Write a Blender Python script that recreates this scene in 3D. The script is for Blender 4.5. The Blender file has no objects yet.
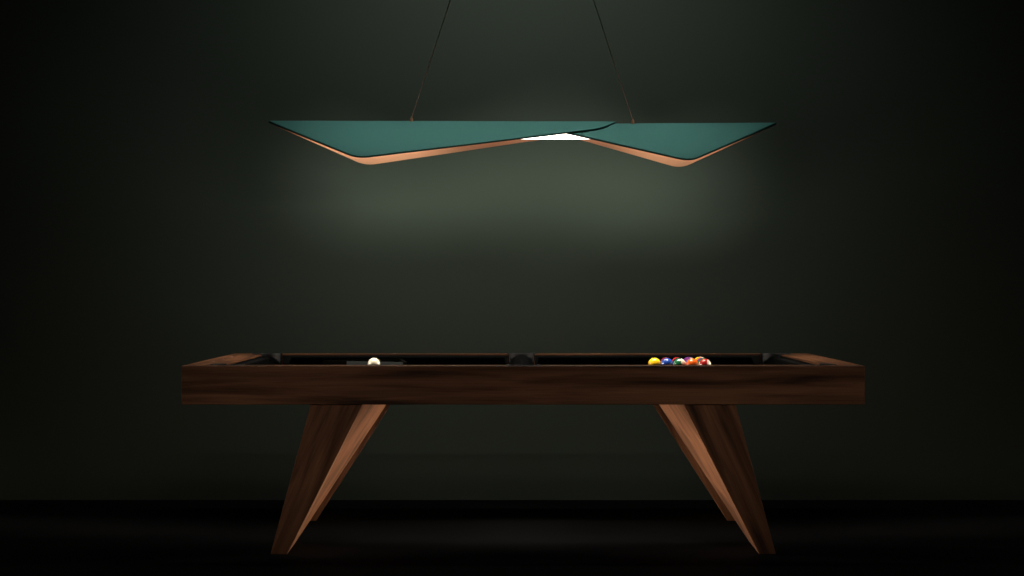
import bpy, bmesh, math
from mathutils import Vector, Matrix
C = bpy.context.scene.collection
PI = math.pi
TX, TY = 0.0466, 8.795          # centre of the table on the floor
WALL_Y = 10.08; CEIL = 3.42

# ------------------------------------------------------------------ materials
def mat(name):
    m = bpy.data.materials.new(name); m.use_nodes = True
    nt = m.node_tree
    return m, nt, nt.nodes['Principled BSDF']

def plain(name, col, rough=.5, metal=0., coat=0., noise=0., scale=20., spec=None):
    m, nt, b = mat(name)
    b.inputs['Roughness'].default_value = rough
    b.inputs['Metallic'].default_value = metal
    b.inputs['Coat Weight'].default_value = coat
    if spec is not None: b.inputs['Specular IOR Level'].default_value = spec
    tc = nt.nodes.new('ShaderNodeTexCoord'); n = nt.nodes.new('ShaderNodeTexNoise')
    n.inputs['Scale'].default_value = scale; n.inputs['Detail'].default_value = 4
    nt.links.new(tc.outputs['Object'], n.inputs['Vector'])
    r = nt.nodes.new('ShaderNodeValToRGB')
    r.color_ramp.elements[0].color = tuple(c*(1-noise) for c in col)+(1,)
    r.color_ramp.elements[1].color = tuple(min(1, c*(1+noise)) for c in col)+(1,)
    nt.links.new(n.outputs['Fac'], r.inputs['Fac'])
    nt.links.new(r.outputs['Color'], b.inputs['Base Color'])
    return m

def walnut(name, rot, seed):
    """grain runs along local X after rotating by rot"""
    m, nt, b = mat(name)
    tc = nt.nodes.new('ShaderNodeTexCoord')
    mp = nt.nodes.new('ShaderNodeMapping'); mp.vector_type = 'POINT'
    mp.inputs['Rotation'].default_value = rot
    mp.inputs['Location'].default_value = (seed, seed*.37, seed*.71)
    nt.links.new(tc.outputs['Object'], mp.inputs['Vector'])
    def stretched(s):
        q = nt.nodes.new('ShaderNodeMapping'); q.inputs['Scale'].default_value = s
        nt.links.new(mp.outputs['Vector'], q.inputs['Vector']); return q
    q1 = stretched((.9, 14, 14)); n1 = nt.nodes.new('ShaderNodeTexNoise')
    n1.inputs['Scale'].default_value = 1.6; n1.inputs['Detail'].default_value = 6
    n1.inputs['Distortion'].default_value = .6
    nt.links.new(q1.outputs['Vector'], n1.inputs['Vector'])
    q2 = stretched((3, 120, 120)); n2 = nt.nodes.new('ShaderNodeTexNoise')
    n2.inputs['Scale'].default_value = 1.5; n2.inputs['Detail'].default_value = 3
    nt.links.new(q2.outputs['Vector'], n2.inputs['Vector'])
    q3 = stretched((.8, 3, 3)); n3 = nt.nodes.new('ShaderNodeTexNoise')
    n3.inputs['Scale'].default_value = 1.2; n3.inputs['Detail'].default_value = 2
    nt.links.new(q3.outputs['Vector'], n3.inputs['Vector'])
    r = nt.nodes.new('ShaderNodeValToRGB'); e = r.color_ramp.elements
    e[0].position = .30; e[0].color = (.052, .024, .013, 1)
    e[1].position = .68; e[1].color = (.310, .130, .060, 1)
    mid = e.new(.48); mid.color = (.185, .077, .036, 1)
    nt.links.new(n1.outputs['Fac'], r.inputs['Fac'])
    def mul(src, fac_out, lo, hi):
        rr = nt.nodes.new('ShaderNodeMapRange')
        rr.inputs['From Min'].default_value = .3; rr.inputs['From Max'].default_value = .7
        rr.inputs['To Min'].default_value = lo; rr.inputs['To Max'].default_value = hi
        nt.links.new(fac_out, rr.inputs['Value'])
        v = nt.nodes.new('ShaderNodeVectorMath'); v.operation = 'SCALE'
        nt.links.new(src, v.inputs[0]); nt.links.new(rr.outputs['Result'], v.inputs['Scale'])
        return v.outputs['Vector']
    c = mul(r.outputs['Color'], n2.outputs['Fac'], .78, 1.12)
    c = mul(c, n3.outputs['Fac'], .82, 1.18)
    nt.links.new(c, b.inputs['Base Color'])
    b.inputs['Roughness'].default_value = .42
    b.inputs['Specular IOR Level'].default_value = .22
    bp = nt.nodes.new('ShaderNodeBump'); bp.inputs['Strength'].default_value = .08
    bp.inputs['Distance'].default_value = .002
    nt.links.new(n2.outputs['Fac'], bp.inputs['Height']); nt.links.new(bp.outputs['Normal'], b.inputs['Normal'])
    return m

W_X = walnut('walnut_long', (0, 0, 0), 3.1)
W_X2 = walnut('walnut_long_far', (0, 0, 0), 8.3)
W_Y = walnut('walnut_end', (0, 0, PI/2), 5.7)
# legs: grain follows the lean of each leg
W_LL = walnut('walnut_leg_left', (0, math.radians(66), 0), 1.3)
W_LR = walnut('walnut_leg_right', (0, math.radians(114), 0), 2.2)
CLOTH = plain('black_cloth', (.005, .0055, .006), .95, noise=.15, scale=300, spec=.05)
LINER = plain('black_leather', (.017, .017, .018), .6, noise=.1, scale=60)
RACKM = plain('black_rack', (.0015, .0015, .0015), 1, noise=.1, spec=0)
RACKG = plain('grey_plate', (.030, .034, .036), .9, noise=.08, spec=0)
SIGHT = plain('copper_sight', (.55, .33, .22), .3, metal=.4)
GREEN = plain('green_felt', (.062, .215, .190), .75, noise=.05, scale=80, spec=.2)
GREEN_EDGE = plain('dark_green_edge', (.035, .125, .11), .7, noise=.05, spec=.2)
COPPER = plain('copper_lining', (.72, .335, .19), .65, noise=.03, scale=4)
WIRE = plain('copper_wire', (.40, .25, .18), .6, metal=0)
BRASS = plain('copper_fitting', (.62, .32, .18), .4, metal=.25)
HOUSE = plain('white_housing', (.55, .55, .52), .6)
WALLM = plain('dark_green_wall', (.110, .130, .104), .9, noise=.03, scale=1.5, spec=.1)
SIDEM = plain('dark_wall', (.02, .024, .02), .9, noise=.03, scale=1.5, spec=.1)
FLOORM = plain('black_floor', (.007, .007, .007), .85, noise=.12, scale=3, spec=.03)
CEILM = plain('dark_ceiling', (.02, .02, .02), .9, noise=.03)

def emit(name, col, s):
    m, nt, b = mat(name)
    b.inputs['Base Color'].default_value = (.8, .8, .78, 1)
    b.inputs['Emission Color'].default_value = col+(1,)
    b.inputs['Emission Strength'].default_value = s
    return m
DIFF = emit('lit_diffuser', (1, .97, .88), 4.0)

def ball_mat(name, col, stripe):
    col = tuple(c*.62 for c in col)
    m, nt, b = mat(name)
    b.inputs['Roughness'].default_value = .22
    b.inputs['Coat Weight'].default_value = .3
    tc = nt.nodes.new('ShaderNodeTexCoord'); sx = nt.nodes.new('ShaderNodeSeparateXYZ')
    nt.links.new(tc.outputs['Object'], sx.inputs[0])
    if stripe:
        a = nt.nodes.new('ShaderNodeMath'); a.operation = 'ABSOLUTE'; nt.links.new(sx.outputs['Z'], a.inputs[0])
        g = nt.nodes.new('ShaderNodeMath'); g.operation = 'GREATER_THAN'; g.inputs[1].default_value = .0172
        nt.links.new(a.outputs[0], g.inputs[0])
        mx = nt.nodes.new('ShaderNodeMix'); mx.data_type = 'RGBA'
        nt.links.new(g.outputs[0], mx.inputs[0])
        mx.inputs[6].default_value = col+(1,); mx.inputs[7].default_value = (.42, .39, .32, 1)
        nt.links.new(mx.outputs[2], b.inputs['Base Color'])
    else:
        n = nt.nodes.new('ShaderNodeTexNoise'); n.inputs['Scale'].default_value = 30
        nt.links.new(tc.outputs['Object'], n.inputs['Vector'])
        r = nt.nodes.new('ShaderNodeValToRGB')
        r.color_ramp.elements[0].color = tuple(c*.97 for c in col)+(1,); r.color_ramp.elements[1].color = col+(1,)
        nt.links.new(n.outputs['Fac'], r.inputs['Fac']); nt.links.new(r.outputs['Color'], b.inputs['Base Color'])
    return m

# ------------------------------------------------------------------ helpers
def link(name, bm, m, parent=None, loc=(0, 0, 0), smooth=False, bevel=0., seg=2):
    bmesh.ops.recalc_face_normals(bm, faces=bm.faces[:])
    me = bpy.data.meshes.new(name); bm.to_mesh(me); bm.free()
    for mm in (m if isinstance(m, (list, tuple)) else [m]): me.materials.append(mm)
    if smooth:
        for p in me.polygons: p.use_smooth = True
    o = bpy.data.objects.new(name, me); C.objects.link(o); o.location = loc
    if parent: o.parent = parent
    if bevel:
        b = o.modifiers.new('bevel', 'BEVEL'); b.width = bevel; b.segments = seg
        b.limit_method = 'ANGLE'; b.angle_limit = math.radians(40); b.harden_normals = False
    return o
def tag(o, label, cat, group=None):
    o['label'] = label; o['category'] = cat
    if group: o['group'] = group
    return o
def empty(name, loc):
    o = bpy.data.objects.new(name, None); C.objects.link(o); o.location = loc
    o.empty_display_size = .1; return o
def structure(o): o['kind'] = 'structure'; return o
def box(x0, x1, y0, y1, z0, z1, bm=None):
    bm = bm or bmesh.new()
    v = [bm.verts.new((x, y, z)) for z in (z0, z1) for x, y in ((x0, y0), (x1, y0), (x1, y1), (x0, y1))]
    for f in ((0, 3, 2, 1), (4, 5, 6, 7), (0, 1, 5, 4), (1, 2, 6, 5), (2, 3, 7, 6), (3, 0, 4, 7)):
        bm.faces.new([v[i] for i in f])
    return bm
def prism(poly, z0, z1, bm=None, cap=True):
    bm = bm or bmesh.new()
    lo = [bm.verts.new((x, y, z0)) for x, y in poly]; hi = [bm.verts.new((x, y, z1)) for x, y in poly]
    n = len(poly)
    if cap: bm.faces.new(lo[::-1]); bm.faces.new(hi)
    for i in range(n): bm.faces.new((lo[i], lo[(i+1) % n], hi[(i+1) % n], hi[i]))
    return bm
def arc(cx, cy, r, a0, a1, n=14):
    return [(cx+r*math.cos(a0+(a1-a0)*i/n), cy+r*math.sin(a0+(a1-a0)*i/n)) for i in range(n+1)]
def cyl(x, y, z0, z1, r0, r1=None, n=24, bm=None):
    bm = bm or bmesh.new(); r1 = r0 if r1 is None else r1
    lo = [bm.verts.new((x+r0*math.cos(2*PI*i/n), y+r0*math.sin(2*PI*i/n), z0)) for i in range(n)]
    hi = [bm.verts.new((x+r1*math.cos(2*PI*i/n), y+r1*math.sin(2*PI*i/n), z1)) for i in range(n)]
    bm.faces.new(lo[::-1]); bm.faces.new(hi)
    for i in range(n): bm.faces.new((lo[i], lo[(i+1) % n], hi[(i+1) % n], hi[i]))
    return bm
def tube(p, q, r, n=10, bm=None):
    bm = bm or bmesh.new(); p = Vector(p); q = Vector(q); d = (q-p).normalized()
    u = d.orthogonal().normalized(); w = d.cross(u)
    rings = [[bm.verts.new(c+r*(u*math.cos(2*PI*i/n)+w*math.sin(2*PI*i/n))) for i in range(n)] for c in (p, q)]
    bm.faces.new(rings[0][::-1]); bm.faces.new(rings[1])
    for i in range(n): bm.faces.new((rings[0][i], rings[0][(i+1) % n], rings[1][(i+1) % n], rings[1][i]))
    return bm
def mirror(poly, sx, sy):
    return [(x*sx, y*sy) for x, y in poly]

# ------------------------------------------------------------------ room
XW = 4.6; YB = -1.6
structure(link('floor', box(-XW, XW, YB, WALL_Y, -.1, 0), FLOORM))
structure(link('wall_back', box(-XW-.1, XW+.1, WALL_Y, WALL_Y+.1, -.1, CEIL+.1), WALLM))
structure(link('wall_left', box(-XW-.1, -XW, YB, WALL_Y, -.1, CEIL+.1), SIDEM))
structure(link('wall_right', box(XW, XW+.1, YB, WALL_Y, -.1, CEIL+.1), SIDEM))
structure(link('wall_front', box(-XW-.1, XW+.1, YB-.1, YB, -.1, CEIL+.1), SIDEM))
structure(link('ceiling', box(-XW, XW, YB, WALL_Y, CEIL, CEIL+.1), CEILM))

# ------------------------------------------------------------------ pool table
A, B = 1.4225, .775            # half length, half width
WX, WY = .157, .105            # top width of end and side rails
ZT, ZB = .785, .6235            # top and underside of the body
BED = .7335
IX, IY = A-WX, B-WY
PC = (1.247, .655); PR = .072  # corner pocket
SC = (0, .700); SR = .070      # side pocket
ca = math.atan2(B-PC[1], A-PC[0])
dyc = IY-PC[1]; axc = PI-math.asin(dyc/PR)                 # circle meets y=IY (field side)
dxc = IX-PC[0]; ayc = -math.acos(dxc/PR)                   # circle meets x=IX
dys = IY-SC[1]; ass = math.asin(dys/SR)                    # side circle meets y=IY

table = empty('pool_table', (TX, TY, 0))
tag(table, 'long walnut pool table with black cloth and splayed tapered legs', 'pool table')

arcA = arc(*PC, PR, ca, axc)                               # corner (right, +y) -> inner edge of side rail
arcS = arc(*SC, SR, ass, PI-ass, 20)                       # side pocket from its right to its left
half = [(A, B)] + arcA
side = half + arcS + [(-x, y) for x, y in half[::-1]]
def diamond(x, y):
    s = .007
    return prism([(x+s, y), (x, y+s), (x-s, y), (x, y-s)], ZT-.002, ZT+.0006)
front_rail = link('side_rail', prism(mirror(side, 1, -1), ZB, ZT), W_X, table, bevel=.0025)
back_rail = link('side_rail', prism(side, ZB, ZT), W_X2, table, bevel=.0025)
for rail, sy in ((front_rail, -1), (back_rail, 1)):
    for x in (-.955, -.625, -.29, .29, .625, .955):
        link('rail_sight', diamond(x, sy*(B-.05)), SIGHT, rail)
arcE = arc(*PC, PR, ca, ayc)
endp = [(A, B)] + arcE + [(x, -y) for x, y in arcE[::-1]] + [(A, -B)]
for s in (-1, 1):
    r = link('end_rail', prism(mirror(endp, s, 1), ZB, ZT), W_Y, table, bevel=.0025)
    for y in (-.3, 0, .3): link('rail_sight', diamond(s*(A-.06), y), SIGHT, r)
# bed with the six pocket cut-outs
q = arc(*PC, PR, 2*PI+ayc, axc, 10)      # from x=IX point, through the field side, to y=IY point
bl = arc(*SC, SR, 2*PI+ass, PI-ass, 10)  # lower part of side circle, right to left
up = q + bl + [(-x, y) for x, y in q[::-1]]
bed = up + [(x, -y) for x, y in up[::-1]]
link('table_bed', prism(bed, .69, BED), CLOTH, table)
link('bed_support', box(-1.16, 1.16, -.57, .57, .63, .689), RACKM, table)
# cushions
def cushion(p0, p1, q0, q1, zt0=ZT-.006, zn=BED+.039):
    """p rail side, q nose side (plan points)"""
    bm = bmesh.new()
    prof0 = [(p0, BED), (p0, zt0), (q0, zn), (q0, zn-.006), ((p0[0]*.35+q0[0]*.65, p0[1]*.35+q0[1]*.65), BED)]
    prof1 = [(p1, BED), (p1, zt0), (q1, zn), (q1, zn-.006), ((p1[0]*.35+q1[0]*.65, p1[1]*.35+q1[1]*.65), BED)]
    a = [bm.verts.new((p[0], p[1], z)) for p, z in prof0]; b = [bm.verts.new((p[0], p[1], z)) for p, z in prof1]
    bm.faces.new(a); bm.faces.new(b[::-1])
    for i in range(5): bm.faces.new((a[i], a[(i+1) % 5], b[(i+1) % 5], b[i]))
    return bm
CN = .048
for sy in (-1, 1):
    for sx in (-1, 1):
        link('cushion', cushion((sx*.066, sy*IY), (sx*1.174, sy*IY), (sx*.082, sy*(IY-CN)), (sx*1.125, sy*(IY-CN))),
             CLOTH, table, bevel=.003)
for sx in (-1, 1):
    link('cushion', cushion((sx*IX, -.562), (sx*IX, .562), (sx*(IX-CN), -.515), (sx*(IX-CN), .515)), CLOTH, table, bevel=.003)
# pockets: flared liners with a raised rim
def pocket(cx, cy, r, a0, a1, sx, sy):
    bm = bmesh.new(); n = 30
    prof = [(r-.001, .650), (r-.001, ZT-.004), (r+.0035, ZT+.0012), (r+.001, ZT+.003), (r-.006, ZT+.002),
            (r-.008, ZT-.004), (r-.011, .66)]
    rows = []
    for i in range(n+1):
        a = a0+(a1-a0)*i/n
        rows.append([bm.verts.new((sx*(cx+rr*math.cos(a)), sy*(cy+rr*math.sin(a)), z)) for rr, z in prof])
    m = len(prof)
    for i in range(n):
        for k in range(m):
            bm.faces.new((rows[i][k], rows[i+1][k], rows[i+1][(k+1) % m], rows[i][(k+1) % m]))
    bm.faces.new(rows[0]); bm.faces.new(rows[-1][::-1])
    cyl(sx*cx, sy*cy, .64, .652, r-.002, bm=bm)
    return link('pocket', bm, LINER, table)
for sx in (-1, 1):
    for sy in (-1, 1): pocket(*PC, PR, ayc-.02, axc+.02, sx, sy)
for sy in (-1, 1): pocket(*SC, SR, ass-.02, PI-ass+.02, 1, sy)
# legs: deep tapering blades, wider inwards at the top
def leg(sx, sy):
    yo, yi = .771, .385
    fo, fi = (.983, .990) if sy < 0 else (1.018, .979)
    co = [(fo, yo, 0), (1.053, yo, 0), (1.053, yi, 0), (fi, yi, 0),
          (.669, yo, ZB), (.886, yo, ZB), (.800, yi, ZB), (.579, yi, ZB)]
    bm = bmesh.new(); v = [bm.verts.new((sx*x, sy*y, z)) for x, y, z in co]
    for f in ((0, 3, 2, 1), (4, 5, 6, 7), (0, 1, 5, 4), (1, 2, 6, 5), (2, 3, 7, 6), (3, 0, 4, 7)):
        bm.faces.new([v[i] for i in f])
    return link('leg', bm, W_LL if sx < 0 else W_LR, table, bevel=.0025)
for sx in (-1, 1):
    for sy in (-1, 1): leg(sx, sy)

# ------------------------------------------------------------------ balls
R = .0286
def sphere(name, m, loc, rot=(0, 0, 0)):
    bm = bmesh.new(); bmesh.ops.create_uvsphere(bm, u_segments=40, v_segments=24, radius=R)
    o = link(name, bm, m, None, loc, smooth=True); o.rotation_euler = rot; return o
cue = sphere('cue_ball', ball_mat('ivory', (.62, .59, .49), False), (TX-.675, TY-.02, BED+R+.0004))
tag(cue, 'ivory white cue ball alone at the left end of the table', 'billiard ball')
YEL, BLU, RED, PUR, ORA, GRN, MAR, BLK = ((.75, .46, .01), (.012, .055, .32), (.42, .013, .016), (.09, .02, .20),
    (.80, .13, .012), (.006, .12, .05), (.16, .012, .014), (.01, .01, .01))
rad = math.radians
rack = [  # (row, place from the front, colour, stripe, rotation, label)
 (0, 0, YEL, 0, None, 'solid yellow ball at the left tip of the ball triangle'),
 (1, 0, BLU, 0, None, 'solid blue ball, front of the second row, beside the yellow tip ball'),
 (1, 1, MAR, 0, None, 'solid maroon ball tucked behind the solid blue ball'),
 (2, 0, GRN, 1, (0, rad(68), rad(-24)), 'green striped ball with white sides between blue and orange balls'),
 (2, 1, BLK, 0, None, 'solid black ball hidden in the middle of the ball triangle'),
 (2, 2, RED, 0, None, 'solid red ball at the back, behind the green striped ball'),
 (3, 0, ORA, 0, None, 'solid orange ball in the front line of the triangle'),
 (3, 1, BLU, 1, (0, rad(50), 0), 'blue striped ball directly behind the solid orange ball'),
 (3, 2, MAR, 1, (0, rad(50), 0), 'maroon striped ball two places behind the solid orange ball'),
 (3, 3, PUR, 0, None, 'solid purple ball, backmost of the row behind the orange ball'),
 (4, 0, RED, 1, (0, rad(80), rad(-20)), 'red striped ball with white edge at the right front corner of the triangle'),
 (4, 1, GRN, 0, None, 'solid green ball directly behind the red striped corner ball'),
 (4, 2, PUR, 1, (0, rad(50), 0), 'purple striped ball in the middle of the last row'),
 (4, 3, ORA, 1, (0, rad(50), 0), 'orange striped ball in the last row beside the yellow striped ball'),
 (4, 4, YEL, 1, (0, rad(50), 0), 'yellow striped ball at the back right corner of the triangle'),
]
P = .0628
for row, k, col, st, rot, lab in rack:
    x = .604 + row*P*.866; y = (k - row/2)*P
    o = sphere('billiard_ball', ball_mat('ball_paint', col, bool(st)), (TX+x, TY+y, BED+R+.0004), rot or (0, 0, 0))
    tag(o, lab, 'billiard ball', 'coloured balls set in a triangle')

# ------------------------------------------------------------------ triangular ball rack lying on the cloth
a = Vector((-.902, 9.03)); c = Vector((-.492, 8.85))
d = c-a; th = math.atan2(d.y, d.x); Ls = d.length+.012
rk = empty('ball_rack', (a.x, a.y, BED+.0004)); rk.rotation_euler = (0, 0, th)
tag(rk, 'black triangular ball rack lying on the cloth behind the cue ball', 'ball rack')
def tri(L, off, r):
    P3 = [Vector((0, 0)), Vector((L, 0)), Vector((L/2, L*math.sqrt(3)/2))]
    g = (P3[0]+P3[1]+P3[2])/3; rin = L/(2*math.sqrt(3))
    P3 = [g+(p-g)*((rin-off)/rin) for p in P3]
    out = []
    for i, p in enumerate(P3):
        dirc = (g-p).normalized(); cc = p+dirc*(2*r); base = math.atan2(-dirc.y, -dirc.x)
        out += arc(cc.x, cc.y, r, base-PI/3, base+PI/3, 6)
    return out
o_, i_ = tri(Ls, 0, .018), tri(Ls, .016, .012)
bm = bmesh.new(); n = len(o_)
ring = [[bm.verts.new((x, y, z)) for x, y in pl] for pl, z in ((o_, 0), (o_, .035), (i_, .035), (i_, 0))]
for k in range(4):
    for i in range(n): bm.faces.new((ring[k][i], ring[k][(i+1) % n], ring[(k+1) % 4][(i+1) % n], ring[(k+1) % 4][i]))
link('frame', bm, RACKM, rk, bevel=.0015)
sp = link('side_plate', box(Ls*.315, Ls-.022, -.0015, .0, .003, .0345), RACKG, rk)
sp['label'] = 'grey strip on the near side'

# ------------------------------------------------------------------ pendant lamp
LZ = 1.872
lamp = empty('pendant_lamp', (TX, TY+.005, LZ))
tag(lamp, 'long folded pendant lamp, green outside and copper inside, above the table', 'lamp')
def rounded(pts, radii, n=8):
    out = []; N = len(pts)
    for i, p in enumerate(pts):
        p = Vector(p); r = radii[i]
        if r == 0: out.append((p.x, p.y)); continue
        u = (Vector(pts[i-1])-p).normalized(); w = (Vector(pts[(i+1) % N])-p).normalized()
        s = p+u*r; e = p+w*r
        for k in range(n+1):
            t = k/n; qn = s*(1-t)**2+p*2*t*(1-t)+e*t*t; out.append((qn.x, qn.y))
    return out
RUN, TH = .240, .0095
def wing(pts, radii, drop, z0, tilt):
    """outline in (x, distance down the slope); panel folded over the ridge, front and back"""
    S = math.hypot(RUN, drop)
    pl = rounded([(x, t*S) for x, t in pts], radii)
    res = []
    for sy in (-1, 1):
        dn = Vector((0, sy*RUN/S, -drop/S)); nm = Vector((0, sy*drop/S, RUN/S))
        bm = bmesh.new()
        def P3(x, s, h):
            return Vector((x, 0, z0+tilt*x)) + dn*s + nm*h
        # mitre the panels at the ridge so the two halves meet
        def pos(x, s, h):
            s2 = s if s > 1e-6 else s - h*drop/RUN*1.0
            return P3(x, s2, h)
        top = [bm.verts.new(pos(x, s, 0)) for x, s in pl]
        mid = [bm.verts.new(pos(x, s, -TH)) for x, s in pl]
        cg = Vector((sum(x for x, s in pl)/len(pl), sum(s for x, s in pl)/len(pl)))
        f1 = bm.faces.new(top); f2 = bm.faces.new(mid[::-1]); f1.material_index = 0; f2.material_index = 2
        for i in range(len(pl)):
            f = bm.faces.new((top[i], mid[i], mid[(i+1) % len(pl)], top[(i+1) % len(pl)])); f.material_index = 1
        res.append(link('shade_panel', bm, [GREEN, GREEN_EDGE, COPPER], lamp, bevel=.0032, seg=3))
    return res
wing([(-1.160, 0), (-.735, 1.03), (.365, .195), (.430, 0)], [0, .055, .06, 0], .179, 0, -.0018)
wing([(.042, 0), (.745, 1.03), (1.162, 0)], [0, .055, 0], .183, -.0125, .0052)
for s, zz in ((-1, .0005), (1, -.0100)):
    x = s*.505; bm = cyl(x, 0, zz-.004, zz+.012, .0075, .0065); cyl(x, 0, zz+.012, zz+.020, .004, .0025, bm=bm)
    link('cable_fitting', bm, BRASS, lamp)
    link('cable', tube((x, 0, zz+.012), (s*.012, 0, CEIL-.03-LZ), .0022), WIRE, lamp)
cn = cyl(0, 0, CEIL-.032-LZ, CEIL-LZ, .055, .06, n=40)
link('ceiling_canopy', cn, BRASS, lamp, bevel=.003)
link('light_housing', box(-.80, .80, -.022, .022, -.046, -.034), HOUSE, lamp, bevel=.002)
link('diffuser', box(-.92, .92, -.038, .038, -.081, -.046), DIFF, lamp, bevel=.003)

# ------------------------------------------------------------------ light
def area(name, loc, target, sx, sy, power, col, spread=180):
    L = bpy.data.lights.new(name, 'AREA'); L.shape = 'RECTANGLE'; L.size = sx; L.size_y = sy
    L.energy = power; L.color = col; L.spread = math.radians(spread)
    o = bpy.data.objects.new(name, L); C.objects.link(o); o.location = loc
    o.rotation_euler = (Vector(target)-Vector(loc)).to_track_quat('-Z', 'Y').to_euler(); return o
area('ceiling_light', (TX, 9.15, CEIL-.03), (TX, 9.15, 0), 1.8, .2, 10, (.92, 1, .93))
area('shade_fill', (TX, 8.0, CEIL-.03), (TX, 8.68, 1.80), 1.95, .1, 1.1, (1, .97, .92), 24)  # unseen fill added overhead to brighten the green shade
area('lamp_downlight', (TX, TY+.005, LZ-.0825), (TX, TY+.005, 0), 1.55, .06, 26, (1, .82, .62), 64)
area('wall_glow_fill', (TX+.16, TY+.10, LZ-.074), (TX+.16, TY+1.1, LZ-.15), .30, .012, .27, (.96, 1, .88), 50)  # floating light added behind the diffuser to make the wall glow
def strip(name, p, q, power, n=3):  # unseen lights added under the rear shade edges for the wall glow
    p = Vector(p); q = Vector(q); f = Vector((0, 1, -.06)).normalized()
    for k in range(n):
        a_ = p+(q-p)*k/n; b_ = p+(q-p)*(k+1)/n; e = b_-a_; e = (e-f*e.dot(f)).normalized()
        o = area(name, (a_+b_)/2, (a_+b_)/2+f, (b_-a_).length, .008, power/n, (.96, 1, .88), 42)
        z = -f; y = z.cross(e)
        m = Matrix((e, y, z)).transposed().to_4x4(); m.translation = (a_+b_)/2; o.matrix_world = m
strip('rear_edge_fill', (TX+.05, TY+.108, LZ-.092), (TX-.71, TY+.245, LZ-.197), .38)
strip('rear_edge_fill', (TX-.78, TY+.235, LZ-.190), (TX-1.03, TY+.09, LZ-.082), .15, 2)
strip('rear_edge_fill', (TX+.28, TY+.092, LZ-.092), (TX+.73, TY+.245, LZ-.208), .26)
strip('rear_edge_fill', (TX+.79, TY+.235, LZ-.200), (TX+1.03, TY+.09, LZ-.084), .15, 2)
for x, ln in ((-.68, .50), (.70, .28)):
    area('copper_lining_fill', (TX+x, TY-.125, LZ-.137), (TX+x, TY+1, LZ-.20), ln, .012, 2.2*ln, (.96, 1, .88), 120)  # added inside the shade to brighten its copper lining and the wall
area('front_fill', (TX, 5.2, CEIL-.03), (TX, 8.02, .48), 3.4, .15, 1.4, (1, .97, .95), 18)  # unseen fill added to lift the front apron and legs
for s in (-1, 1):
    area('side_light', (TX+s*4.2, 9.5, .32), (TX-s*.75, 8.27, .36), .5, .4, 3.3, (1, .90, .80), 16)
    area('back_leg_fill', (TX+s*4.2, 8.3, .32), (TX-s*.75, 9.15, .24), .2, .5, .75, (1, .86, .74), 11)  # added fill for the front faces of the back legs
    area('end_rail_fill', (TX+s*4.2, 8.85, 1.75), (TX+s*1.0, 8.80, .785), .7, .3, 4.5, (1, .88, .74), 26)  # added fill to brighten the end rail tops

w = bpy.data.worlds.new('world'); bpy.context.scene.world = w; w.use_nodes = True
w.node_tree.nodes['Background'].inputs[0].default_value = (.02, .02, .02, 1)

cam = bpy.data.cameras.new('camera'); cam.sensor_width = 36; cam.lens = 1927/1024*36
co = bpy.data.objects.new('camera', cam); C.objects.link(co)
co.location = (0, 0, 1.109); co.rotation_euler = (PI/2, 0, 0); cam.clip_start = .05
s = bpy.context.scene; s.camera = co
s.view_settings.view_transform = 'Standard'; s.view_settings.look = 'None'
s.view_settings.gamma = 1; s.view_settings.use_curve_mapping = False
s.view_settings.exposure = 0
